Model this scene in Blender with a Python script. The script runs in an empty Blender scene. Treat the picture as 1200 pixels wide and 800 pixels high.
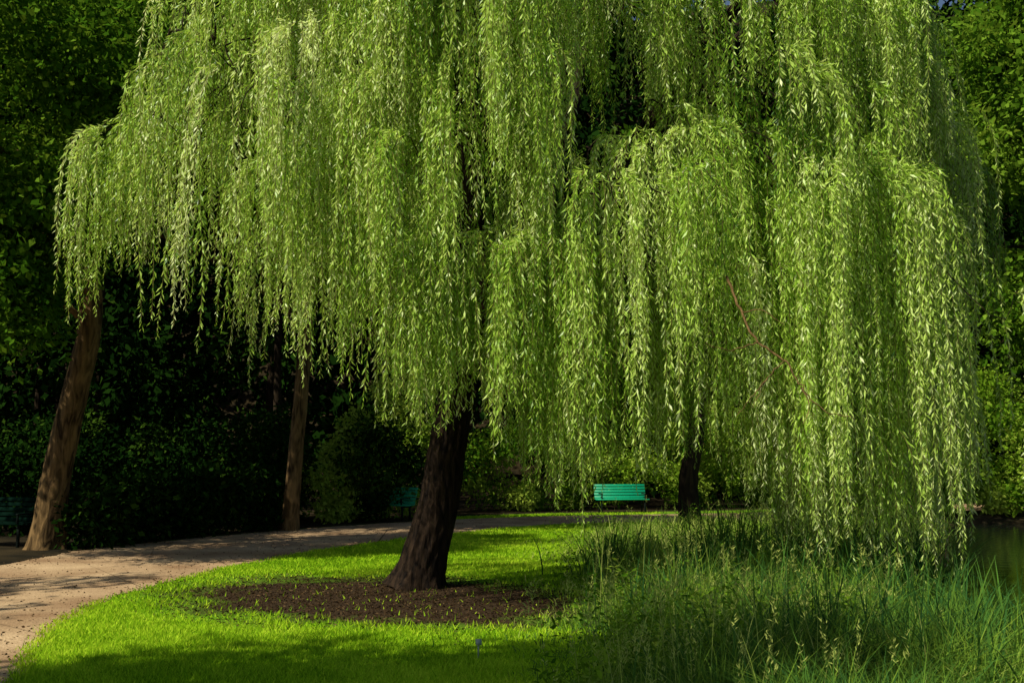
import bpy, math, numpy as np
from mathutils import Vector
R = np.random.default_rng(7)
scene = bpy.context.scene

# ------------------------------------------------------------------ helpers
def link(ob, parent=None):
    scene.collection.objects.link(ob)
    if parent is not None: ob.parent = parent
    return ob
def empty(name):
    e = bpy.data.objects.new(name, None); return link(e)
def mesh_np(name, V, F, mat, parent=None, var=None, smooth=False):
    V = np.asarray(V, dtype=np.float32); F = np.asarray(F, dtype=np.int32)
    me = bpy.data.meshes.new(name)
    me.vertices.add(len(V)); me.vertices.foreach_set('co', V.ravel())
    m, k = F.shape
    me.loops.add(m*k); me.loops.foreach_set('vertex_index', F.ravel())
    me.polygons.add(m); me.polygons.foreach_set('loop_start', np.arange(0, m*k, k, dtype=np.int32))
    if smooth: me.polygons.foreach_set('use_smooth', np.ones(m, dtype=bool))
    me.update(calc_edges=True)
    if var is not None:
        a = me.attributes.new('var', 'FLOAT', 'POINT')
        a.data.foreach_set('value', np.asarray(var, dtype=np.float32))
    me.materials.append(mat)
    return link(bpy.data.objects.new(name, me), parent)
def norm(a): return a/np.maximum(np.linalg.norm(a, axis=-1, keepdims=True), 1e-9)
def runit(n): return norm(R.normal(size=(n, 3)))
def sstep(x, a, b):
    t = np.clip((x-a)/(b-a), 0, 1); return t*t*(3-2*t)
def wob(x, y, s=1.0, seed=0):
    return (np.sin(x*1.3*s+seed+1.7*np.sin(y*.9*s+seed*2))+np.sin(y*1.7*s+seed*3+1.3*np.sin(x*1.1*s-seed))
            +.6*np.sin(x*3.1*s+y*2.3*s+seed))/2.6
def leaf_quads(base, d, L, W, curl=.12):
    n = len(base)
    side = norm(np.cross(d, R.normal(size=(n, 3))))
    nr = np.cross(side, d)
    L = np.broadcast_to(L, (n,))[:, None]; W = np.broadcast_to(W, (n,))[:, None]
    mid = base+d*L*.45+nr*L*curl*.5
    V = np.stack([base, mid+side*W*.5, base+d*L-nr*L*curl*.3, mid-side*W*.5], 1).reshape(-1, 3)
    return V, np.arange(4*n).reshape(n, 4)
def tube(pts, rad, sides=10, ridge=0, seed=0, flare=0):
    pts = np.array(pts, float); rad = np.array(rad, float)
    n = len(pts); t = norm(np.gradient(pts, axis=0))
    ref = np.array([0.31, .95, .05]) if abs(t[0][2]) > .5 else np.array([0, 0, 1.])
    u = norm(np.cross(t, ref)); v = np.cross(t, u)
    a = np.linspace(0, 2*math.pi, sides, endpoint=False)
    r = rad[:, None]*np.ones(sides)
    zz = np.arange(n)[:, None]/n
    if ridge:
        r = r*(1+ridge*(np.abs(np.sin(a*7+2.2*np.sin(zz*7+seed)+1.3*np.sin(a*2+zz*19)))-.5)
               + ridge*.6*np.sin(a*17+5*np.sin(zz*13+seed)+zz*31)+ridge*.8*np.sin(a*3+zz*6+seed))
    if flare:
        f = np.exp(-(pts[:, 2]-pts[0, 2])/.22)[:, None]
        r = r*(1+flare*f*(.55+.45*np.sin(a*5+seed)))
    V = pts[:, None, :]+u[:, None, :]*(np.cos(a)[None, :, None]*r[..., None])+v[:, None, :]*(np.sin(a)[None, :, None]*r[..., None])
    V = V.reshape(-1, 3)
    i = np.arange(n-1)[:, None]*sides; j = np.arange(sides)[None, :]; j2 = (j+1) % sides
    F = np.stack([i+j, i+j2, i+sides+j2, i+sides+j], -1).reshape(-1, 4)
    return V, F
def spline(P, n):
    P = np.array(P, float); k = len(P)
    Q = np.vstack([2*P[0]-P[1], P, 2*P[-1]-P[-2]])
    out = []
    for s in np.linspace(0, k-1-1e-6, n):
        i = int(s); t = s-i; a, b, c, d = Q[i], Q[i+1], Q[i+2], Q[i+3]
        out.append(.5*((2*b)+(-a+c)*t+(2*a-5*b+4*c-d)*t*t+(-a+3*b-3*c+d)*t**3))
    return np.array(out)
def merge(parts):
    Vs, Fs, o = [], [], 0
    for V, F in parts:
        Vs.append(V); Fs.append(F+o); o += len(V)
    return np.vstack(Vs), np.vstack(Fs)

# ------------------------------------------------------------------ materials
def newmat(name):
    m = bpy.data.materials.new(name); m.use_nodes = True
    nt = m.node_tree; nt.nodes.clear()
    return m, nt, nt.nodes, nt.links
def ramp(N, stops):
    r = N.new('ShaderNodeValToRGB')
    while len(r.color_ramp.elements) < len(stops): r.color_ramp.elements.new(.5)
    for e, (p, c) in zip(r.color_ramp.elements, stops):
        e.position = p; e.color = (*c, 1)
    return r
def leafmat(name, stops, trans=.35, gloss=False):
    m, nt, N, L = newmat(name)
    at = N.new('ShaderNodeAttribute'); at.attribute_name = 'var'
    r = ramp(N, stops); L.new(at.outputs['Fac'], r.inputs[0])
    o = N.new('ShaderNodeOutputMaterial')
    if gloss:
        p = N.new('ShaderNodeBsdfPrincipled'); p.inputs['Roughness'].default_value = .4
        p.inputs['Specular IOR Level'].default_value = .45; L.new(r.outputs[0], p.inputs['Base Color'])
    else:
        p = N.new('ShaderNodeBsdfDiffuse'); L.new(r.outputs[0], p.inputs[0])
    if trans == 0:
        L.new(p.outputs[0], o.inputs[0]); return m
    tr = N.new('ShaderNodeBsdfTranslucent'); mx = N.new('ShaderNodeMixShader'); mx.inputs[0].default_value = trans
    hs = N.new('ShaderNodeHueSaturation'); hs.inputs['Hue'].default_value = .48; hs.inputs['Value'].default_value = 1.25
    L.new(r.outputs[0], hs.inputs['Color']); L.new(hs.outputs[0], tr.inputs[0])
    L.new(p.outputs[0], mx.inputs[1]); L.new(tr.outputs[0], mx.inputs[2])
    L.new(mx.outputs[0], o.inputs[0])
    return m
def barkmat(name, c1, c2, scale=5):
    m, nt, N, L = newmat(name)
    tc = N.new('ShaderNodeTexCoord'); mp = N.new('ShaderNodeMapping'); mp.inputs['Scale'].default_value = (1, 1, .22)
    L.new(tc.outputs['Object'], mp.inputs[0])
    n1 = N.new('ShaderNodeTexNoise'); n1.inputs['Scale'].default_value = scale*3; n1.inputs['Detail'].default_value = 8
    n1.inputs['Distortion'].default_value = .8
    L.new(mp.outputs[0], n1.inputs['Vector'])
    r = ramp(N, [(.35, c1), (.65, c2)]); L.new(n1.outputs[0], r.inputs[0])
    b = N.new('ShaderNodeBump'); b.inputs['Strength'].default_value = .9; b.inputs['Distance'].default_value = .04
    L.new(n1.outputs[0], b.inputs['Height'])
    p = N.new('ShaderNodeBsdfPrincipled'); p.inputs['Roughness'].default_value = .9
    p.inputs['Specular IOR Level'].default_value = .12
    L.new(r.outputs[0], p.inputs['Base Color']); L.new(b.outputs[0], p.inputs['Normal'])
    o = N.new('ShaderNodeOutputMaterial'); L.new(p.outputs[0], o.inputs[0]); return m
def plainmat(name, col, rough=.5, vary=.25, scale=30, spec=.5):
    m, nt, N, L = newmat(name)
    tc = N.new('ShaderNodeTexCoord'); n1 = N.new('ShaderNodeTexNoise'); n1.inputs['Scale'].default_value = scale
    n1.inputs['Detail'].default_value = 5
    L.new(tc.outputs['Object'], n1.inputs['Vector'])
    c = np.array(col)
    r = ramp(N, [(.3, tuple(c*(1-vary))), (.7, tuple(np.minimum(c*(1+vary), 1)))]); L.new(n1.outputs[0], r.inputs[0])
    p = N.new('ShaderNodeBsdfPrincipled'); p.inputs['Roughness'].default_value = rough; p.inputs['Specular IOR Level'].default_value = spec
    L.new(r.outputs[0], p.inputs['Base Color'])
    o = N.new('ShaderNodeOutputMaterial'); L.new(p.outputs[0], o.inputs[0]); return m

M_willow = leafmat('willow_leaf', [(0, (.08, .22, .008)), (.42, (.38, .62, .055)), (.78, (.66, .84, .20)), (1, (.82, .92, .44))], .40, True)
M_twig = plainmat('willow_twig', (.24, .20, .05), .7)
M_bark = barkmat('willow_bark', (.006, .004, .003), (.040, .024, .014))
M_bark2 = barkmat('brown_bark', (.03, .018, .007), (.22, .135, .055), 3)
M_bark3 = barkmat('dark_bark', (.008, .005, .003), (.035, .023, .012), 3)
M_branch = barkmat('dead_branch_bark', (.10, .06, .02), (.24, .15, .06), 8)
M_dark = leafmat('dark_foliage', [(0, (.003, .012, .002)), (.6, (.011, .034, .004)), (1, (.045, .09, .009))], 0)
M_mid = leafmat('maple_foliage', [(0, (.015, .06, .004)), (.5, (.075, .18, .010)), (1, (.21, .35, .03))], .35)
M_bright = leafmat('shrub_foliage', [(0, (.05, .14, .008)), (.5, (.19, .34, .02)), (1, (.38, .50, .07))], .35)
M_lawn = leafmat('lawn_blades', [(0, (.13, .30, .008)), (.5, (.34, .57, .018)), (1, (.57, .73, .05))], .30)
M_reed = leafmat('reed_blades', [(0, (.035, .11, .028)), (.3, (.09, .21, .032)), (.7, (.22, .35, .035)), (1, (.48, .52, .14))], .3)
M_chip = leafmat('bark_chips', [(0, (.010, .006, .003)), (.6, (.045, .026, .012)), (1, (.16, .10, .05))], 0)
M_bench = plainmat('green_bench_paint', (.0, .34, .17), .45, .2)
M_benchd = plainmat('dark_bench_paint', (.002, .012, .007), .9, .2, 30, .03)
M_iron = plainmat('dark_iron', (.01, .015, .012), .9, .2, 30, .05)
M_white = plainmat('label_white', (.30, .36, .28), .5, .1)

# ------------------------------------------------------------------ layout curves (metres)
near_edge = np.array([(-2.2, 0), (-2.9, 4), (-3.45, 7.0), (-4.2, 9.1), (-4.75, 11.3), (-4.75, 13.8), (-4.3, 16.7), (-3.4, 19.6), (-1.95, 22.8), (1.2, 27.3), (8, 30), (16, 36), (26, 40)], float)
far_edge = np.array([(-6.6, 0), (-7.2, 4), (-7.8, 8), (-8.2, 12), (-8.2, 15.6), (-8.1, 19.2), (-7.0, 22.3), (-4.9, 26.2), (-2, 29.7), (1.4, 32.0), (9, 34.8), (15, 40), (25, 45)], float)
NE = spline(np.c_[near_edge, np.zeros(len(near_edge))], 260)[:, :2]
FE = spline(np.c_[far_edge, np.zeros(len(far_edge))], 260)[:, :2]
def lawn_left(Y): return np.interp(Y, NE[:, 1], NE[:, 0])
def pond_u(x, y): return (x-5.3)*.914-(y-13)*.403
def height(x, y):
    u = pond_u(x, y)
    d = sstep(u, -.4, 1.4)*sstep(u, 18, 15)*sstep(y, 33, 30.5)*sstep(y, 7, 11)
    far = sstep(y, 46, 95)*42*(1+.12*np.sin(x*.05))
    return -0.95*d + far

# ------------------------------------------------------------------ ground
xs = np.concatenate([np.linspace(-600, -30, 14)[:-1], np.arange(-30, 35, .5), np.linspace(35, 600, 14)])
ys = np.concatenate([np.linspace(-300, -6, 10)[:-1], np.arange(-6, 50, .5), np.linspace(50, 160, 23)[:-1], np.linspace(160, 900, 12)])
GX, GY = np.meshgrid(xs, ys)
V = np.stack([GX, GY, height(GX, GY)], -1).reshape(-1, 3)
nx, ny = len(xs), len(ys)
i = np.arange(ny-1)[:, None]*nx; j = np.arange(nx-1)[None, :]
F = np.stack([i+j, i+j+1, i+nx+j+1, i+nx+j], -1).reshape(-1, 4)
mF = FE[:, 1] > 19
fy = np.interp(V[:, 0], FE[:, 0][mF], FE[:, 1][mF])
off = np.where(V[:, 0] < -2.5, -.6, 1.3)
wood = np.where((V[:, 0] < -7.9) | (V[:, 1] < 19), sstep(V[:, 0], -7.3, -8.0), sstep(V[:, 1]-fy-off, 0, 1.0))
wood = np.maximum(wood, sstep(pond_u(V[:, 0], V[:, 1]), -1.5, -.2))
m, nt, N, L = newmat('ground_grass')
tc = N.new('ShaderNodeTexCoord')
n1 = N.new('ShaderNodeTexNoise'); n1.inputs['Scale'].default_value = 1.1; n1.inputs['Detail'].default_value = 8
n2 = N.new('ShaderNodeTexNoise'); n2.inputs['Scale'].default_value = 45; n2.inputs['Detail'].default_value = 6
for n in (n1, n2): L.new(tc.outputs['Object'], n.inputs['Vector'])
g = ramp(N, [(.3, (.07, .18, .006)), (.55, (.15, .32, .01)), (.8, (.26, .38, .03))])
ad = N.new('ShaderNodeMath'); ad.operation = 'ADD'
ml = N.new('ShaderNodeMath'); ml.operation = 'MULTIPLY'; ml.inputs[1].default_value = .5
L.new(n1.outputs[0], ad.inputs[0]); L.new(n2.outputs[0], ad.inputs[1]); L.new(ad.outputs[0], ml.inputs[0]); L.new(ml.outputs[0], g.inputs[0])
br = ramp(N, [(.3, (.014, .009, .005)), (.55, (.045, .028, .015)), (.75, (.12, .075, .04))]); L.new(n2.outputs[0], br.inputs[0])
mp = N.new('ShaderNodeMapping'); mp.vector_type = 'TEXTURE'
mp.inputs['Location'].default_value = (-1.5, 12.4, 0); mp.inputs['Rotation'].default_value = (0, 0, math.radians(-28)); mp.inputs['Scale'].default_value = (3.3, 2.2, 50)
L.new(tc.outputs['Object'], mp.inputs[0])
ln = N.new('ShaderNodeVectorMath'); ln.operation = 'LENGTH'; L.new(mp.outputs[0], ln.inputs[0])
n3 = N.new('ShaderNodeTexNoise'); n3.inputs['Scale'].default_value = 1.6; n3.inputs['Detail'].default_value = 9; L.new(tc.outputs['Object'], n3.inputs['Vector'])
m3 = N.new('ShaderNodeMath'); m3.operation = 'MULTIPLY_ADD'; m3.inputs[1].default_value = 1.0; L.new(n3.outputs[0], m3.inputs[0]); L.new(ln.outputs['Value'], m3.inputs[2])
mk = N.new('ShaderNodeMapRange'); mk.inputs['From Min'].default_value = 1.2; mk.inputs['From Max'].default_value = 1.6
L.new(m3.outputs[0], mk.inputs[0])
mx = N.new('ShaderNodeMix'); mx.data_type = 'RGBA'
L.new(mk.outputs[0], mx.inputs[0]); L.new(br.outputs[0], mx.inputs[6]); L.new(g.outputs[0], mx.inputs[7])
at = N.new('ShaderNodeAttribute'); at.attribute_name = 'var'
wf = ramp(N, [(.35, (.012, .010, .005)), (.7, (.045, .032, .014))]); L.new(n1.outputs[0], wf.inputs[0])
mx2 = N.new('ShaderNodeMix'); mx2.data_type = 'RGBA'
L.new(at.outputs['Fac'], mx2.inputs[0]); L.new(mx.outputs[2], mx2.inputs[6]); L.new(wf.outputs[0], mx2.inputs[7])
b = N.new('ShaderNodeBump'); b.inputs['Strength'].default_value = .6; b.inputs['Distance'].default_value = .03; L.new(n2.outputs[0], b.inputs['Height'])
p = N.new('ShaderNodeBsdfPrincipled'); p.inputs['Roughness'].default_value = .95; p.inputs['Specular IOR Level'].default_value = .1
L.new(mx2.outputs[2], p.inputs['Base Color']); L.new(b.outputs[0], p.inputs['Normal'])
o = N.new('ShaderNodeOutputMaterial'); L.new(p.outputs[0], o.inputs[0])
mesh_np('ground', V, F, m, var=wood)

# path
m, nt, N, L = newmat('gravel_path')
tc = N.new('ShaderNodeTexCoord')
n1 = N.new('ShaderNodeTexNoise'); n1.inputs['Scale'].default_value = .9; n1.inputs['Detail'].default_value = 9
n2 = N.new('ShaderNodeTexNoise'); n2.inputs['Scale'].default_value = 70; n2.inputs['Detail'].default_value = 5
for n in (n1, n2): L.new(tc.outputs['Object'], n.inputs['Vector'])
r1 = ramp(N, [(.3, (.34, .21, .115)), (.7, (.68, .49, .29))]); L.new(n1.outputs[0], r1.inputs[0])
r2 = ramp(N, [(.35, (.55, .52, .5)), (.6, (1, 1, 1))]); L.new(n2.outputs[0], r2.inputs[0])
mx = N.new('ShaderNodeMix'); mx.data_type = 'RGBA'; mx.blend_type = 'MULTIPLY'; mx.inputs[0].default_value = 1
L.new(r1.outputs[0], mx.inputs[6]); L.new(r2.outputs[0], mx.inputs[7])
b = N.new('ShaderNodeBump'); b.inputs['Strength'].default_value = .5; b.inputs['Distance'].default_value = .02; L.new(n2.outputs[0], b.inputs['Height'])
p = N.new('ShaderNodeBsdfPrincipled'); p.inputs['Roughness'].default_value = .95; p.inputs['Specular IOR Level'].default_value = .1
L.new(mx.outputs[2], p.inputs['Base Color']); L.new(b.outputs[0], p.inputs['Normal'])
o = N.new('ShaderNodeOutputMaterial'); L.new(p.outputs[0], o.inputs[0])
jn = R.normal(size=(260, 1))*.035
NEj = NE+np.c_[jn, np.zeros(260)]+np.c_[wob(NE[:, 0]*2, NE[:, 1]*2)*.1, np.zeros(260)]
FEj = FE+np.c_[R.normal(size=(260, 1))*.05, np.zeros(260)]
Vp = np.vstack([np.c_[NEj, np.full(260, .006)], np.c_[FEj, np.full(260, .006)]])
k = np.arange(259); Fp = np.stack([k, k+1, k+261, k+260], -1)[:, ::-1]
mesh_np('gravel_path', Vp, Fp, m)

# pond
m, nt, N, L = newmat('pond_water')
p = N.new('ShaderNodeBsdfPrincipled'); p.inputs['Base Color'].default_value = (.008, .012, .008, 1); p.inputs['Roughness'].default_value = .06
n2 = N.new('ShaderNodeTexNoise'); n2.inputs['Scale'].default_value = 4; b = N.new('ShaderNodeBump'); b.inputs['Strength'].default_value = .15; b.inputs['Distance'].default_value = .05
tc = N.new('ShaderNodeTexCoord'); L.new(tc.outputs['Object'], n2.inputs['Vector']); L.new(n2.outputs[0], b.inputs['Height']); L.new(b.outputs[0], p.inputs['Normal'])
o = N.new('ShaderNodeOutputMaterial'); L.new(p.outputs[0], o.inputs[0])
mesh_np('pond_water', [(0, 2, -.25), (38, 2, -.25), (38, 35, -.25), (0, 35, -.25)], [(0, 1, 2, 3)], m)

# ------------------------------------------------------------------ lawn blades
def mulch_d(x, y):
    a = math.radians(-28); dx, dy = x+1.5, y-12.4
    u = (dx*math.cos(a)+dy*math.sin(a))/3.3; v = (-dx*math.sin(a)+dy*math.cos(a))/2.2
    return np.sqrt(u*u+v*v)+.16*wob(x, y, 2)+.08*wob(x, y, 6, 3)
def reed_left(Y): return np.interp(Y, [4, 8, 12, 16, 20, 24, 28], [.1, .5, .75, .7, .8, 1.5, 4.])+.25*np.sin(Y*1.7)
n = 820000
Y = 5.2/(1-R.random(n)*(1-5.2/35)); X = R.uniform(-6, 5, n)
fyb = np.interp(X, FE[:, 0][mF], FE[:, 1][mF])
inner = (X > lawn_left(Y)-.06+.06*R.normal(size=n)) & (X < reed_left(Y)+.5) & (Y < 30)
beyond = (Y > fyb+.05) & (Y < fyb+1.5) & (X > -2.4)
md = mulch_d(X, Y)
keep = (inner & ((md > .78+.5*R.random(n)**.7) | (R.random(n) < .012))) | beyond
keep &= R.random(n) < .75
X, Y = X[keep], Y[keep]; n = len(X)
h = R.uniform(.022, .055, n)*(1+.3*wob(X, Y, 1.2))*np.where(R.random(n) < .02, 1.8, 1); w = .0035*(Y/6)+.002
ang = R.uniform(0, 2*math.pi, n); lean = R.normal(size=(n, 2))*.5
base = np.c_[X, Y, np.zeros(n)]
s = np.c_[np.cos(ang), np.sin(ang), np.zeros(n)]*w[:, None]
tip = base+np.c_[lean*h[:, None], h]
V = np.stack([base-s, base+s, tip], 1).reshape(-1, 3)
var = np.clip(.5+.24*wob(X, Y, .8, 2)+.15*wob(X, Y, 4, 1)+.22*R.normal(size=n), 0, 1)
mesh_np('lawn_grass', V, np.arange(3*n).reshape(n, 3), M_lawn, var=np.repeat(var, 3))

# mulch chips + litter
n = 28000
X = R.uniform(-5, 2.2, n); Y = R.uniform(9, 16, n); md = mulch_d(X, Y)
keep = md < .8+.5*R.random(n)**1.5; X, Y = X[keep], Y[keep]; n = len(X)
d = norm(np.c_[R.normal(size=(n, 2)), R.normal(size=n)*.2])
V, F = leaf_quads(np.c_[X, Y, R.uniform(.005, .02, n)], d, R.uniform(.015, .05, n), R.uniform(.008, .02, n))
mesh_np('mulch_bed', V, F, M_chip, var=np.repeat(np.clip(R.normal(.5, .28, n), 0, 1), 4))
n = 4500
t = R.integers(0, 255, n); q = R.random(n); q = np.where(R.random(n) < .5, q**3, 1-q**3)
P = NE[t]*(1-q[:, None])+FE[t]*q[:, None]+R.normal(size=(n, 2))*.1
d = norm(np.c_[R.normal(size=(n, 2)), R.normal(size=n)*.15])
V, F = leaf_quads(np.c_[P, np.full(n, .011)], d, R.uniform(.02, .05, n), R.uniform(.01, .025, n))
mesh_np('fallen_leaves', V, F, M_chip, var=np.repeat(np.clip(R.normal(.8, .3, n), 0, 1), 4))

# ------------------------------------------------------------------ ribbons (reeds, tall grass)
def ribbons(X, Y, H, W, bend, seg=4):
    n = len(X); z0 = height(X, Y)
    a = R.uniform(0, 2*math.pi, n); out = np.c_[np.cos(a), np.sin(a)]
    fa = a+math.pi/2+R.normal(size=n)*.6; sd = np.c_[np.cos(fa), np.sin(fa)]
    t = np.linspace(0, 1, seg+1)
    rings = []
    for tt in t:
        hor = bend*H*tt**2.0
        z = z0+H*(tt-.35*bend*tt**2.5)
        c = np.c_[X+out[:, 0]*hor, Y+out[:, 1]*hor]
        w = (W*(1-tt**2)*.5+.0005)[:, None]
        rings.append(np.c_[c-sd*w, z]); rings.append(np.c_[c+sd*w, z])
    V = np.stack(rings, 1); m_ = 2*(seg+1)
    f = np.array([[2*k, 2*k+1, 2*k+3, 2*k+2] for k in range(seg)])
    F = (np.arange(n)[:, None, None]*m_+f[None]).reshape(-1, 4)
    return V.reshape(-1, 3), F, m_, rings[-1]
n = 125000
Y = 4.6/(1-R.random(n)*(1-4.6/31)); X = R.uniform(-.2, 1, n)*(.62*Y+1.0)
keep = (X > reed_left(Y)+.35*R.normal(size=n)) & ((pond_u(X, Y) < -.15+.3*R.random(n)) | (Y < 9))
keep &= ~((X < np.interp(Y, [22, 27, 31], [-9, 2, 9])) & (Y > 26))
keep &= (wob(X, Y, 1.6, 5)+.7*R.random(n)) > -.25
X, Y = X[keep], Y[keep]; n = len(X)
cl = wob(X, Y, 1.3, 4)+.6*wob(X, Y, 3.1, 8)
edge = np.clip((X-reed_left(Y)+.2)/1.5, .2, 1)
H = (.28+.5*R.random(n)**1.8+.26*cl)*edge*np.interp(Y, [5, 9, 14, 25], [.85, 1.0, 1.1, .8])
H = np.maximum(H, .10)
V, F, k, _ = ribbons(X, Y, H, R.uniform(.006, .014, n)*np.interp(Y, [5, 20], [.8, 1.5]), R.uniform(.15, 1.4, n), 3)
var = np.clip(.46+.32*wob(X, Y, 1.1, 9)+.2*R.normal(size=n)+.28*sstep(Y, 9, 15), 0, 1)
mesh_np('tall_grass', V, F, M_reed, var=np.repeat(var, k))
Xs, Ys, Hs, Vs = [], [], [], []
tufts = [(1.5, 6.9, .7, 220, .25), (2.2, 7.2, .9, 320, .3), (2.8, 6.9, .85, 320, .3), (3.3, 7.5, .9, 260, .3), (2.9, 13.6, 1.2, 300, .28), (1.5, 14.6, .95, 140, .3),
         (3.9, 8.6, .95, 300, .4), (4.6, 9.6, 1.0, 260, .4), (4.7, 11.6, 1.3, 220, .35), (4.0, 11.3, 1.2, 220, .35), (4.9, 12.8, 1.35, 200, .3), (1.6, 10.2, .8, 160, .3),
         (4.1, 14.5, 1.4, 180, .3), (3.2, 10.0, .95, 200, .3), (5.4, 15.0, 1.3, 180, .3), (2.3, 11.6, 1.05, 160, .25), (2.0, 8.6, .85, 200, .3), (3.3, 12.2, 1.2, 160, .25)]
for (tx, ty, hh, nn, rr) in tufts:
    Xs.append(tx+R.normal(size=nn)*rr); Ys.append(ty+R.normal(size=nn)*rr); Hs.append(hh*R.uniform(.5, 1.2, nn)); Vs.append(np.clip(R.normal(.18, .17, nn)+R.normal()*.08, 0, 1))
X, Y, H, vv = map(np.concatenate, (Xs, Ys, Hs, Vs)); n = len(X)
V, F, k, _ = ribbons(X, Y, H, R.uniform(.012, .024, n), R.uniform(.05, .9, n), 6)
mesh_np('reed_clump', V, F, M_reed, var=np.repeat(vv, k))
n = 900
Y = 5.5/(1-R.random(n)*(1-5.5/24)); X = R.uniform(.1, 1, n)*(.55*Y+.5)
keep = (X > reed_left(Y)+.1) & (pond_u(X, Y) < -.2); X, Y = X[keep], Y[keep]; n = len(X)
H = R.uniform(.55, 1.15, n)
V, F, k, top = ribbons(X, Y, H, np.full(n, .006), R.uniform(.05, .7, n), 5)
mesh_np('seed_stalks', V, F, M_reed, var=np.repeat(R.uniform(.6, .95, n), k))
nb = 16
b0 = np.repeat(top, nb, 0)+np.c_[R.normal(size=(n*nb, 2))*.008, -R.uniform(0, .14, n*nb)]
d = norm(np.c_[R.normal(size=(n*nb, 2))*.5, np.ones(n*nb)*.6])
V, F = leaf_quads(b0, d, R.uniform(.02, .045, n*nb), R.uniform(.004, .009, n*nb))
mesh_np('seed_heads', V, F, M_reed, var=np.full(len(V), .93))
n = 1300
Y = 6/(1-R.random(n)*(1-6/26)); X = R.uniform(0, 1, n)*(.55*Y+.5)
keep = (X > reed_left(Y)+.1) & (pond_u(X, Y) < -.2) & (wob(X, Y, 1.3, 7) > .0); X, Y = X[keep], Y[keep]; n = len(X)
nb = 40; u = R.random(n*nb); hh = np.repeat(R.uniform(.2, .75, n), nb)
b0 = np.c_[np.repeat(X, nb)+R.normal(size=n*nb)*.06, np.repeat(Y, nb)+R.normal(size=n*nb)*.06, np.repeat(height(X, Y), nb)+u*hh]
d = norm(np.c_[R.normal(size=(n*nb, 2)), R.normal(size=n*nb)*.4+.2])
V, F = leaf_quads(b0, d, R.uniform(.03, .09, n*nb), R.uniform(.012, .036, n*nb))
mesh_np('wild_herbs', V, F, M_bright, var=np.repeat(np.clip(np.repeat(R.normal(.4, .2, n), nb)+.12*R.normal(size=n*nb), 0, 1), 4))

# ------------------------------------------------------------------ willow
willow = empty('weeping_willow_tree')
TP = spline([(-1.26, 13.5, -.05), (-1.17, 13.5, .35), (-1.0, 13.5, 1.05), (-.87, 13.5, 1.9), (-.72, 13.5, 2.7), (-.5, 13.45, 3.4), (-.3, 13.4, 4.2)], 90)
tz = np.linspace(0, 1, 90)
V, F = tube(TP, np.interp(tz, [0, .1, .3, .6, 1], [.33, .30, .265, .235, .19]), 56, .06, 1.0, .4)
mesh_np('trunk', V, F, M_bark, willow, smooth=True)
limbs = [
 [(-.5, 13.45, 3.3), (-1.4, 13.1, 4.6), (-2.6, 12.4, 5.9), (-3.7, 12.1, 6.9), (-4.4, 12.1, 7.1)],
 [(-.72, 13.5, 2.7), (-1.3, 13.8, 4.2), (-2.3, 14.2, 6.4), (-3.2, 14.4, 7.6)],
 [(-.3, 13.4, 4.1), (-.6, 12.8, 5.6), (-.9, 11.9, 7.4), (-1.2, 11.0, 8.0)],
 [(-.3, 13.4, 4.1), (.3, 13.2, 6.0), (.6, 12.6, 8.2), (.8, 11.8, 9.3)],
 [(-.3, 13.4, 4.1), (.6, 13.8, 5.8), (1.2, 14.2, 8.4), (1.4, 14.6, 10.2)],
 [(-.5, 13.45, 3.4), (.8, 13.0, 4.6), (2.2, 12.4, 6.6), (3.6, 12.0, 8.2), (4.6, 11.9, 8.6)],
 [(-.3, 13.4, 4.0), (1.4, 13.6, 5.3), (3.0, 13.8, 7.4), (4.6, 13.9, 8.9), (5.2, 13.9, 9.0)],
 [(.3, 13.2, 6.0), (1.2, 12.3, 7.6), (2.2, 11.3, 8.4)],
 [(-.6, 13.2, 3.2), (-.6, 12.2, 3.9), (-.5, 11.2, 4.1), (-.6, 10.7, 3.9)],
 [(-.5, 13.45, 3.4), (.0, 12.5, 3.8), (.3, 11.4, 4.0)],
]
parts = []; limb_pts = []
for li, lp in enumerate(limbs):
    s = spline(lp, 30); s += R.normal(size=s.shape)*.02
    r0 = .15 if li < 7 else .08
    parts.append(tube(s, np.linspace(r0, .022, 30), 10, .05, li)); limb_pts.append(s)
limb_pts = np.vstack(limb_pts)
hemX = [-6.0, -5.55, -5.1, -4.6, -4.3, -3.9, -3.3, -2.8, -2.16, -1.65, -1.03, -.5, 0, .4, 1.0, 1.4, 1.85, 2.36, 2.7, 3.1, 3.6, 4.1, 4.6, 5.1, 5.55, 5.9, 6.6]
hemZ = [3.0, 2.6, 4.0, 4.2, 4.4, 3.7, 3.0, 3.6, 2.6, 2.5, 1.8, 2.0, 1.85, 1.0, 1.25, 1.4, 1.7, 1.6, 1.1, .55, .2, .2, .1, .5, 1.4, 3.0, 4.0]
def hem(x): return np.interp(x, hemX, hemZ)
CX, CY, RX, RY = .5, 12.7, 6.0, 3.4
def dome(x, y):
    r2 = ((x-CX)/RX)**2+((y-CY)/RY)**2
    return 4.2+6.6*np.sqrt(np.maximum(1-r2, 0.0))
casc = []
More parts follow.
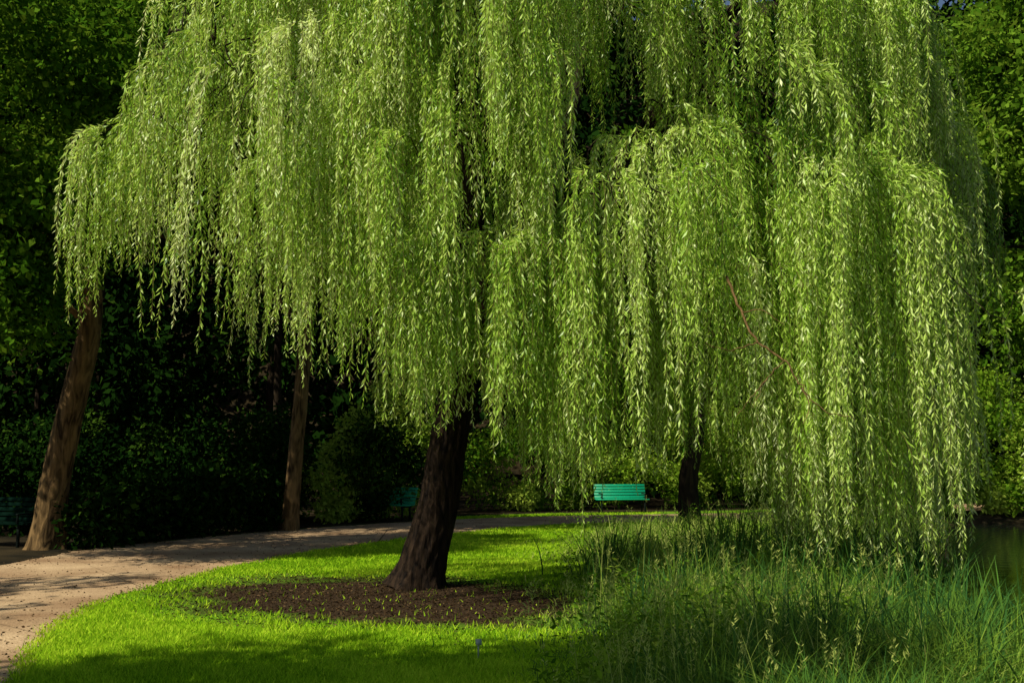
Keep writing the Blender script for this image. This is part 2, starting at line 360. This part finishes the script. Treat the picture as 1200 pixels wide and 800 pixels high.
fixed = [(-.70, 10.2, 3.85, -.2, -1, .9, 70, 2.6), (.12, 10.5, 3.7, .25, -1, .8, 50, 2.5), (.45, 10.4, 5.5, .2, -1, 1.2, 60, 3.0),
         (-1.25, 10.6, 4.1, -.5, -1, .8, 50, 2.6), (-1.0, 11.4, 3.6, -.2, -1, .7, 40, 2.4), (-.3, 10.9, 4.0, .1, -1, .8, 40, 2.6),
         (-1.8, 10.5, 5.8, -.5, -1, 1.2, 60, 3.4), (-2.8, 11.0, 5.2, -.7, -.7, 1.2, 50, 2.6), (-3.5, 11.3, 4.9, -1, -.3, 1.0, 36, 2.0),
         (-5.3, 12.0, 5.5, -1, -.2, .7, 34, 4.3), (-1.3, 10.0, 4.9, -.4, -1, .9, 45, 2.4), (-4.3, 12.0, 6.9, -1, -.5, 1.0, 40, 2.6),
         (4.2, 11.0, 7.0, .6, -1, 1.3, 60, 4.8), (5.2, 12.0, 7.4, 1, -.6, 1.0, 60, 4.8), (3.4, 10.5, 6.0, .4, -1, 1.2, 60, 4.8),
         (3.3, 11.2, 4.4, .3, -1, .9, 45, 4.4), (3.9, 11.6, 4.2, .4, -1, .9, 50, 4.4), (4.4, 11.9, 4.4, .7, -.8, .9, 50, 4.4), (4.9, 12.3, 4.6, 1, -.5, .9, 50, 4.4),
         (2.6, 11.8, 3.9, .1, -1, .9, 36, 3.4), (1.0, 12.0, 3.8, .2, -1, .8, 44, 4.3), (.6, 11.2, 3.9, .2, -1, .8, 45, 4.3), (1.5, 11.5, 4.0, .1, -1, .8, 30, 4.3),
         (.7, 10.6, 4.2, .1, -1, .8, 40, 4.3), (.4, 12.2, 3.4, .1, -1, .7, 40, 4.3), (2.0, 10.6, 5.4, .2, -1, 1.0, 50, 3.4), (1.4, 10.3, 5.0, .1, -1, 1.0, 46, 3.2), (2.1, 10.8, 4.5, .2, -1, .9, 26, 2.8),
         (4.2, 12.8, 3.9, .3, -1, .9, 50, 4.3), (5.4, 12.9, 5.2, 1, -.2, .9, 50, 4.4), (5.5, 12.6, 6.4, 1, -.3, .9, 50, 4.6),
         (2.9, 10.0, 4.2, .1, -1, .8, 38, 4.4), (3.4, 9.8, 4.5, .3, -1, .8, 44, 4.6), (3.9, 10.1, 4.6, .4, -1, .8, 48, 4.6), (4.4, 10.7, 5.0, .7, -1, .8, 44, 4.8)]
for k_ in range(38):
    th = math.pi+ (k_+.5)/38*math.pi + R.normal()*.04; r = R.uniform(.5, .85)
    x = CX+RX*r*math.cos(th); y = CY+RY*r*math.sin(th)
    fixed.append((x, y, float(dome(x, y))*R.uniform(.88, 1.0), math.cos(th)+R.normal()*.2, math.sin(th)+R.normal()*.2, R.uniform(.9, 1.4), 40, R.uniform(2.4, 4.0)))
# slim single trailing bunches that fray the hem
for k_ in range(95):
    x = R.uniform(-5.0, 5.6); y = R.uniform(9.9, 13.0)
    z = float(hem(x))+R.uniform(1.6, 3.2)
    if z > float(dome(x, y)): continue
    fixed.append((x, y, z, R.normal()*.5+(x-CX)*.2, -1, .45, int(R.integers(4, 9)), 4.25))
casc += fixed
NC = 118
while len(casc) < NC+len(fixed):
    th = R.uniform(0, 2*math.pi); r = R.random()**.42*.97
    x = CX+RX*r*math.cos(th); y = CY+RY*r*math.sin(th)
    if x < -2.0 and R.random() < .55: continue
    if y > CY+1.0 and R.random() < .7: continue
    hz = float(hem(x)); dz = float(dome(x, y))
    u = R.random()**.75; z = hz+1.3+u*max(dz-hz-1.3, .2)
    ox, oy = math.cos(th)*1.0, math.sin(th)*1.0
    casc.append((x, y, z, ox+R.normal()*.3, oy+R.normal()*.3, R.uniform(.6, 1.3), int(R.integers(18, 36)), R.uniform(1.6, 4.2)))
P0, V0, LL, KK, VV = [], [], [], [], []
for (x, y, z, ox, oy, al, nn, ml_) in casc:
    out = np.array([ox, oy, 0.]); out /= np.linalg.norm(out); lat = np.array([-out[1], out[0], 0])
    E = np.array([x, y, z]); S = E-out*al
    t = np.linspace(0, 1, 9)
    arch = S+out*al*t[:, None]+np.array([0, 0, 1])*(.35*np.sin(t*math.pi*.8)-.35*t**2)[:, None]
    q = limb_pts[np.argmin(np.linalg.norm(limb_pts-S, axis=1)+np.maximum(z+.3-limb_pts[:, 2], 0)*.9)]
    conn = spline([q, q*.65+S*.35+np.array([R.normal()*.15, R.normal()*.15, .45]), q*.25+S*.75+np.array([R.normal()*.12, R.normal()*.12, .3]), S, arch[4], arch[8]], 18)
    parts.append(tube(conn, np.linspace(.016 if nn > 12 else .008, .003, 18), 5))
    nb = max(2, nn//8); bt = R.random(nb)**.7; bl = R.normal(size=nb)*.28; bv = R.normal(size=nb)*.15; blen = R.uniform(.5, 1, nb)
    bi = R.integers(0, nb, nn)
    tt = np.clip(bt[bi]+R.normal(size=nn)*.04, 0, 1)
    p = S+out*al*tt[:, None]+np.array([0, 0, 1])*(.35*np.sin(tt*math.pi*.8)-.35*tt**2)[:, None]
    p = p+lat*(bl[bi]+R.normal(size=nn)*.05)[:, None]+R.normal(size=(nn, 3))*.04
    v = out*R.uniform(.3, 1.0, nn)[:, None]+lat*((R.normal(size=nb)*.5)[bi]+R.normal(size=nn)*.2)[:, None]+np.array([0, 0, 1])*R.uniform(-.1, .5, nn)[:, None]
    hz = hem(p[:, 0])+R.normal()*(.45 if -4.9 < x < -1.5 else .18)
    long_ = ml_ > 4.2
    cap = ml_*(R.uniform(.7, 1.0, nn) if long_ else R.uniform(.6, 1.0, nn)*blen[bi])
    l = np.minimum(np.maximum(p[:, 2]-hz, .7)*(1-(.25 if long_ else .38)*R.random(nn)**1.5), cap)
    P0.append(p); V0.append(v); LL.append(np.maximum(l, .5)); KK.append(R.uniform(.12, .35, nn)); VV.append(R.normal()*.11+bv[bi]+R.normal(size=nn)*.06)
P0, V0, LL, KK, VV = map(np.concatenate, (P0, V0, LL, KK, VV)); NS = len(P0)
step = .024; pos = P0.copy(); ph = R.uniform(0, 6.28, (NS, 2)); fr = R.uniform(1.0, 2.6, (NS, 2))
Bs, Ds, Ls, Va = [], [], [], []; rib = []
down = np.array([0, 0, -1.])
for it in range(int(LL.max()/step)):
    s = it*step; act = np.where(s < LL)[0]
    if not len(act): break
    e = np.exp(-s/KK[act])[:, None]
    sway = np.c_[np.sin(s*fr[act, 0]+ph[act, 0]), np.sin(s*fr[act, 1]+ph[act, 1]), np.zeros(len(act))]*.075
    d = norm(V0[act]*e+down*(1-e*.9)+sway)
    pos[act] += d*step
    if it % 7 == 0: rib.append((act, pos[act].copy()))
    fz = s/LL[act]
    side = norm(np.cross(d, runit(len(act))))
    ld = norm(d*.65+side*R.uniform(.25, .9, len(act))[:, None]+down*.3)
    Bs.append(pos[act]+side*.004); Ds.append(ld)
    Ls.append(R.uniform(.055, .105, len(act))*np.where(fz > .88, .7, 1)*np.where(R.random(len(act)) < .06, .3, 1))
    Va.append(.42+VV[act]+R.normal(size=len(act))*.17+.17*fz)
B = np.vstack(Bs); D = np.vstack(Ds); Lf = np.concatenate(Ls); va = np.clip(np.concatenate(Va), 0, 1)
V, F = leaf_quads(B, D, Lf, Lf*R.uniform(.17, .26, len(Lf)), .14)
mesh_np('leaves', V, F, M_willow, willow, var=np.repeat(va, 4))
Vr, Fr, o = [], [], 0
lastidx = np.full(NS, -1)
for act, pp in rib:
    sd = np.array([.0022, .0012, 0])
    Vr.append(np.stack([pp-sd, pp+sd], 1).reshape(-1, 3))
    idx = o+2*np.arange(len(act)); ok = lastidx[act] >= 0
    a0 = lastidx[act][ok]; a1 = idx[ok]
    Fr.append(np.stack([a0, a0+1, a1+1, a1], -1)); lastidx[act] = idx; o += 2*len(act)
mesh_np('hanging_twigs', np.vstack(Vr), np.vstack([f for f in Fr if len(f)]), M_twig, willow)
V, F = merge(parts); mesh_np('branches', V, F, M_bark, willow, smooth=True)
bp = []
main = [(2.05, 9.4, 3.4), (2.12, 9.1, 3.0), (2.22, 8.9, 2.7), (2.42, 8.8, 2.52), (2.55, 8.75, 2.28), (2.72, 8.7, 2.08), (2.98, 8.65, 2.0)]
s = spline(main, 40); s += R.normal(size=s.shape)*.008; bp.append(tube(s, np.linspace(.013, .003, 40), 6, .1))
for a, b2, c in [((2.22, 8.9, 2.7), (1.95, 8.85, 2.62), (1.72, 8.8, 2.68)), ((2.42, 8.8, 2.52), (2.25, 8.75, 2.35), (2.1, 8.7, 2.1)), ((2.25, 8.75, 2.35), (2.1, 8.7, 2.2), (1.95, 8.7, 2.02)),
              ((2.55, 8.75, 2.28), (2.6, 8.7, 2.1), (2.5, 8.6, 1.95)), ((2.12, 9.1, 3.0), (2.3, 9.0, 3.0), (2.45, 8.9, 2.85))]:
    bp.append(tube(spline([a, b2, c], 12)+R.normal(size=(12, 3))*.005, np.linspace(.007, .0025, 12), 5))
V, F = merge(bp); mesh_np('dead_branch', V, F, M_branch, willow)

# ------------------------------------------------------------------ other foliage
def clumps_mesh(name, cl, size, mat, parent=None, flat=.75):
    Bs, Ds, Ls, Vs = [], [], [], []
    for (x, y, z, r, n, v) in cl:
        n = int(n); u = runit(n); rad = r*R.random(n)**.4*(1+.25*np.sin(u[:, 0]*5+x)+.2*np.sin(u[:, 1]*6+z*2))
        p = np.array([x, y, z])+u*rad[:, None]*np.array([1, 1, flat])
        Bs.append(p); Ds.append(norm(u*.5+R.normal(size=(n, 3))*.6+np.array([0, 0, -.25])))
        Ls.append(size*R.uniform(.6, 1.3, n)); Vs.append(np.clip(v+.18*R.normal(size=n), 0, 1))
    B = np.vstack(Bs); D = np.vstack(Ds); Lf = np.concatenate(Ls); va = np.concatenate(Vs)
    k = B[:, 2] > .02; B, D, Lf, va = B[k], D[k], Lf[k], va[k]
    V, F = leaf_quads(B, D, Lf, Lf*R.uniform(.45, .75, len(Lf)), .2)
    return mesh_np(name, V, F, mat, parent, var=np.repeat(va, 4))
def crown(cx, cy, cz, rx, ry, rz, k, r, n, v=.5):
    out = []
    for _ in range(k):
        u = runit(1)[0]; q = R.random()**.35
        out.append((cx+u[0]*rx*q, cy+u[1]*ry*q, cz+u[2]*rz*q, r*R.uniform(.6, 1.35), n*R.uniform(.6, 1.3), v+R.normal()*.12))
    return out
def tree(name, trunk, radii, cr, size, mat, bark, nl=7):
    e = empty(name)
    s = spline(trunk, 50); V, F = tube(s, np.interp(np.linspace(0, 1, 50), np.linspace(0, 1, len(radii)), radii), 28, .06, trunk[0][0], .4)
    parts = [(V, F)]
    for _ in range(nl):
        t = s[int(R.integers(32, 49))]; g = cr[int(R.integers(0, len(cr)))]; g = np.array(g[:3])
        g[2] = max(g[2], t[2]+.8)
        parts.append(tube(spline([t, t*.5+g*.5+np.array([0, 0, .4]), g], 14), np.linspace(radii[-1]*.5, .03, 14), 8))
    V, F = merge(parts); mesh_np('trunk', V, F, bark, e, smooth=True)
    clumps_mesh('crown', cr, size, mat, e)
tree('maple_tree', [(-9.0, 19.6, -.05), (-8.9, 19.6, 1.2), (-8.6, 19.5, 2.8), (-8.3, 19.4, 4.6), (-8.5, 19.2, 7)], [.32, .27, .24, .21, .14],
     crown(-9.6, 16.8, 8.0, 4.4, 3.4, 3.4, 66, 1.05, 800, .5)+crown(-8.6, 16, 5.3, 2.0, 1.6, 1.0, 9, .8, 700, .4)+crown(-8.3, 15.5, 4.0, 1.0, 1.0, 1.0, 6, .6, 500, .35), .135, M_mid, M_bark2)
tree('linden_tree', [(-5.5, 25, -.05), (-5.4, 25, 2), (-5.25, 25, 4.5), (-5.2, 25, 8)], [.20, .18, .17, .13],
     crown(-7.5, 23.5, 10.5, 7.5, 3.5, 3.2, 100, 1.5, 460, .4), .25, M_dark, M_bark2)
tree('beech_tree', [(5.0, 28.4, -.05), (5.0, 28.4, 1.2), (5.3, 28.4, 3), (5.6, 28.4, 7)], [.30, .26, .22, .16],
     crown(6.5, 29, 8.5, 4.0, 2.5, 4.0, 55, 1.4, 520, .65), .22, M_mid, M_bark3)
tree('oak_tree', [(-9.6, .5, -.05), (-9.4, .7, 3), (-9.0, 1, 6), (-8, 1.8, 9)], [.4, .33, .28, .18],
     crown(-7.8, 1.3, 10.0, 3.9, 2.2, 2.0, 36, 1.1, 400, .5), .22, M_mid, M_bark2)
tree('added_shade_tree', [(-15, 5.4, -.05), (-14.8, 5.5, 3), (-14.5, 5.6, 6), (-14.2, 5.8, 9)], [.35, .3, .25, .18],  # unseen tree added left of the frame, sparse crown dapples the path
     crown(-13.6, 6.0, 10.2, 2.6, 3.9, 2.0, 20, .9, 240, .5), .22, M_mid, M_bark2)
fl = []
for _ in range(170):
    fl.append((R.uniform(-36, -2), R.uniform(30, 42), R.uniform(1, 21), R.uniform(1.4, 2.6), 420, .35+R.normal()*.15))
for _ in range(120):
    fl.append((R.uniform(-2, 28), R.uniform(41, 46), R.uniform(1, 21), R.uniform(1.4, 2.6), 420, .65+R.normal()*.2))
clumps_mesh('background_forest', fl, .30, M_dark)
fd = []
for _ in range(520):
    x = R.uniform(-60, 60); y = R.uniform(47, 82)
    fd.append((x, y, height(x, y)+R.uniform(0, 15), R.uniform(2.4, 4), 220, .3+R.normal()*.15))
clumps_mesh('distant_forest', fd, .8, M_dark)
tp = []
for _ in range(16):
    x = R.uniform(-34, -7); y = R.uniform(32, 42); r = R.uniform(.12, .25)
    tp.append(tube(spline([(x, y, 0), (x+R.normal()*.3, y, 5), (x+R.normal()*.6, y, 14)], 14), np.linspace(r, r*.5, 14), 9, .05))
V, F = merge(tp); mesh_np('forest_tree_trunks', V, F, M_bark3, smooth=True)
m18 = FE[:, 1] > 18
sh = []
for _ in range(90):
    x = R.uniform(-22, -3.5); y = max(R.uniform(25.0, 30), np.interp(x, FE[:, 0][m18], FE[:, 1][m18]) + 1.2)
    sh.append((x, y+R.uniform(0, 2), R.uniform(.2, 2.8), R.uniform(.6, 1.1), 540, .48+R.normal()*.2))
for _ in range(50):
    sh.append((R.uniform(-24, -9.8), R.uniform(22.0, 25), R.uniform(.2, 2.0), R.uniform(.6, 1.0), 500, .4+R.normal()*.15))
for _ in range(26):
    x = R.uniform(-8.4, -5.8); sh.append((x, np.interp(x, FE[:, 0][m18], FE[:, 1][m18])+R.uniform(1.0, 2.2), R.uniform(.2, 1.2), R.uniform(.5, .8), 480, .45+R.normal()*.15))
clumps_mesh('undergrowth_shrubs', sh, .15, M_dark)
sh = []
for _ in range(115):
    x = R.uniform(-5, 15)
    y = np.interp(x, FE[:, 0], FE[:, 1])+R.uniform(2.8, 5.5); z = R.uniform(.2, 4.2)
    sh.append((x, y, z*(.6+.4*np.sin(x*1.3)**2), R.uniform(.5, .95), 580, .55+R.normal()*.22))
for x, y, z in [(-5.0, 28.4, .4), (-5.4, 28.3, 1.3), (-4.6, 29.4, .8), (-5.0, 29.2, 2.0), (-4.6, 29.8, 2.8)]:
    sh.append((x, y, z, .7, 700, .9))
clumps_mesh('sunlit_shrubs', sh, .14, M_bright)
sh = []
for _ in range(75):
    x = R.uniform(12, 25); y = R.uniform(32.5, 37); sh.append((x, y, R.uniform(.0, 4.6)*np.interp(x, [13, 16, 20], [.5, 1, .9]), R.uniform(.6, 1.1), 580, .5+R.normal()*.2))
clumps_mesh('bank_shrubs', sh, .17, M_bright)
tree('chestnut_tree', [(21.5, 36, 0), (21.5, 36, 4), (21.3, 35.5, 9), (20.8, 35, 13)], [.4, .33, .28, .2],
     crown(20, 35, 12.5, 5.0, 3.5, 7.5, 90, 1.5, 560, .7), .26, M_mid, M_bark3)

# ------------------------------------------------------------------ benches
def box(cx, cy, cz, sx, sy, sz, tilt=0):
    v = np.array([(x, y, z) for x in (-.5, .5) for y in (-.5, .5) for z in (-.5, .5)])*np.array([sx, sy, sz])
    c, s = math.cos(tilt), math.sin(tilt); v = np.c_[v[:, 0], v[:, 1]*c-v[:, 2]*s, v[:, 1]*s+v[:, 2]*c]+np.array([cx, cy, cz])
    F = np.array([(0, 1, 3, 2), (4, 6, 7, 5), (0, 4, 5, 1), (2, 3, 7, 6), (0, 2, 6, 4), (1, 5, 7, 3)]); return v, F
def bench(loc, rot, mat):
    e = empty('park_bench'); e.location = loc; e.rotation_euler = (0, 0, rot)
    seat = [box(0, -.20+i*.105, .44+.008*abs(i-1.5), 1.8, .085, .035, .04) for i in range(5)]
    back = [box(0, .27+i*.035, .52+i*.098, 1.8, .025, .08, -.33) for i in range(5)]
    legs = []
    for x in (-.75, .75):
        legs += [box(x, -.17, .21, .05, .05, .42), box(x, .23, .21, .05, .05, .42, .1), box(x, .03, .40, .045, .5, .04), box(x, .365, .69, .045, .03, .56, -.33),
                 box(x, -.02, .64, .05, .46, .035), box(x, -.22, .53, .04, .04, .2)]
    for nm, ps, mt in (('seat', seat, mat), ('backrest', back, mat), ('legs', legs, M_iron)):
        V, F = merge(ps); ob = mesh_np(nm, V, F, mt, e)
        bm = ob.modifiers.new('bevel', 'BEVEL'); bm.width = .005; bm.segments = 1
bench((3.75, 34.3, .0), math.radians(8), M_bench)
bench((-3.75, 29.6, .0), math.radians(-28), M_bench)
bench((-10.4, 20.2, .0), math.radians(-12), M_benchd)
e = empty('plant_label'); e.location = (-.28, 8.55, 0); e.rotation_euler = (0, 0, .3)
V, F = merge([box(0, 0, .07, .012, .006, .15), box(0, -.006, .14, .05, .004, .05, -.35)]); mesh_np('stake', V, F, M_white, e)

# ------------------------------------------------------------------ light
sd = Vector((-.50, -.42, .76)).normalized()     # towards the sun
el = math.asin(sd.z); az = math.atan2(sd.x, sd.y)
w = bpy.data.worlds.new('World'); scene.world = w; w.use_nodes = True
N = w.node_tree.nodes; bg = N['Background']
sky = N.new('ShaderNodeTexSky'); sky.sky_type = 'NISHITA'; sky.sun_disc = False
sky.sun_elevation = el; sky.sun_rotation = az
w.node_tree.links.new(sky.outputs[0], bg.inputs[0]); bg.inputs[1].default_value = .07
su = bpy.data.lights.new('sun', 'SUN'); su.energy = 5; su.angle = math.radians(.53); su.color = (1, .94, .76)
so = link(bpy.data.objects.new('sun', su)); so.rotation_euler = (-sd).to_track_quat('-Z', 'Y').to_euler()

cam = bpy.data.cameras.new('camera'); cam.lens = 35; cam.sensor_width = 36; cam.clip_end = 2000; cam.clip_start = .05
co = link(bpy.data.objects.new('camera', cam)); co.location = (0, 0, 1.6); co.rotation_euler = (math.radians(90+7.08), 0, 0)
scene.camera = co
scene.view_settings.view_transform = 'Standard'; scene.view_settings.look = 'None'; scene.view_settings.exposure = 0
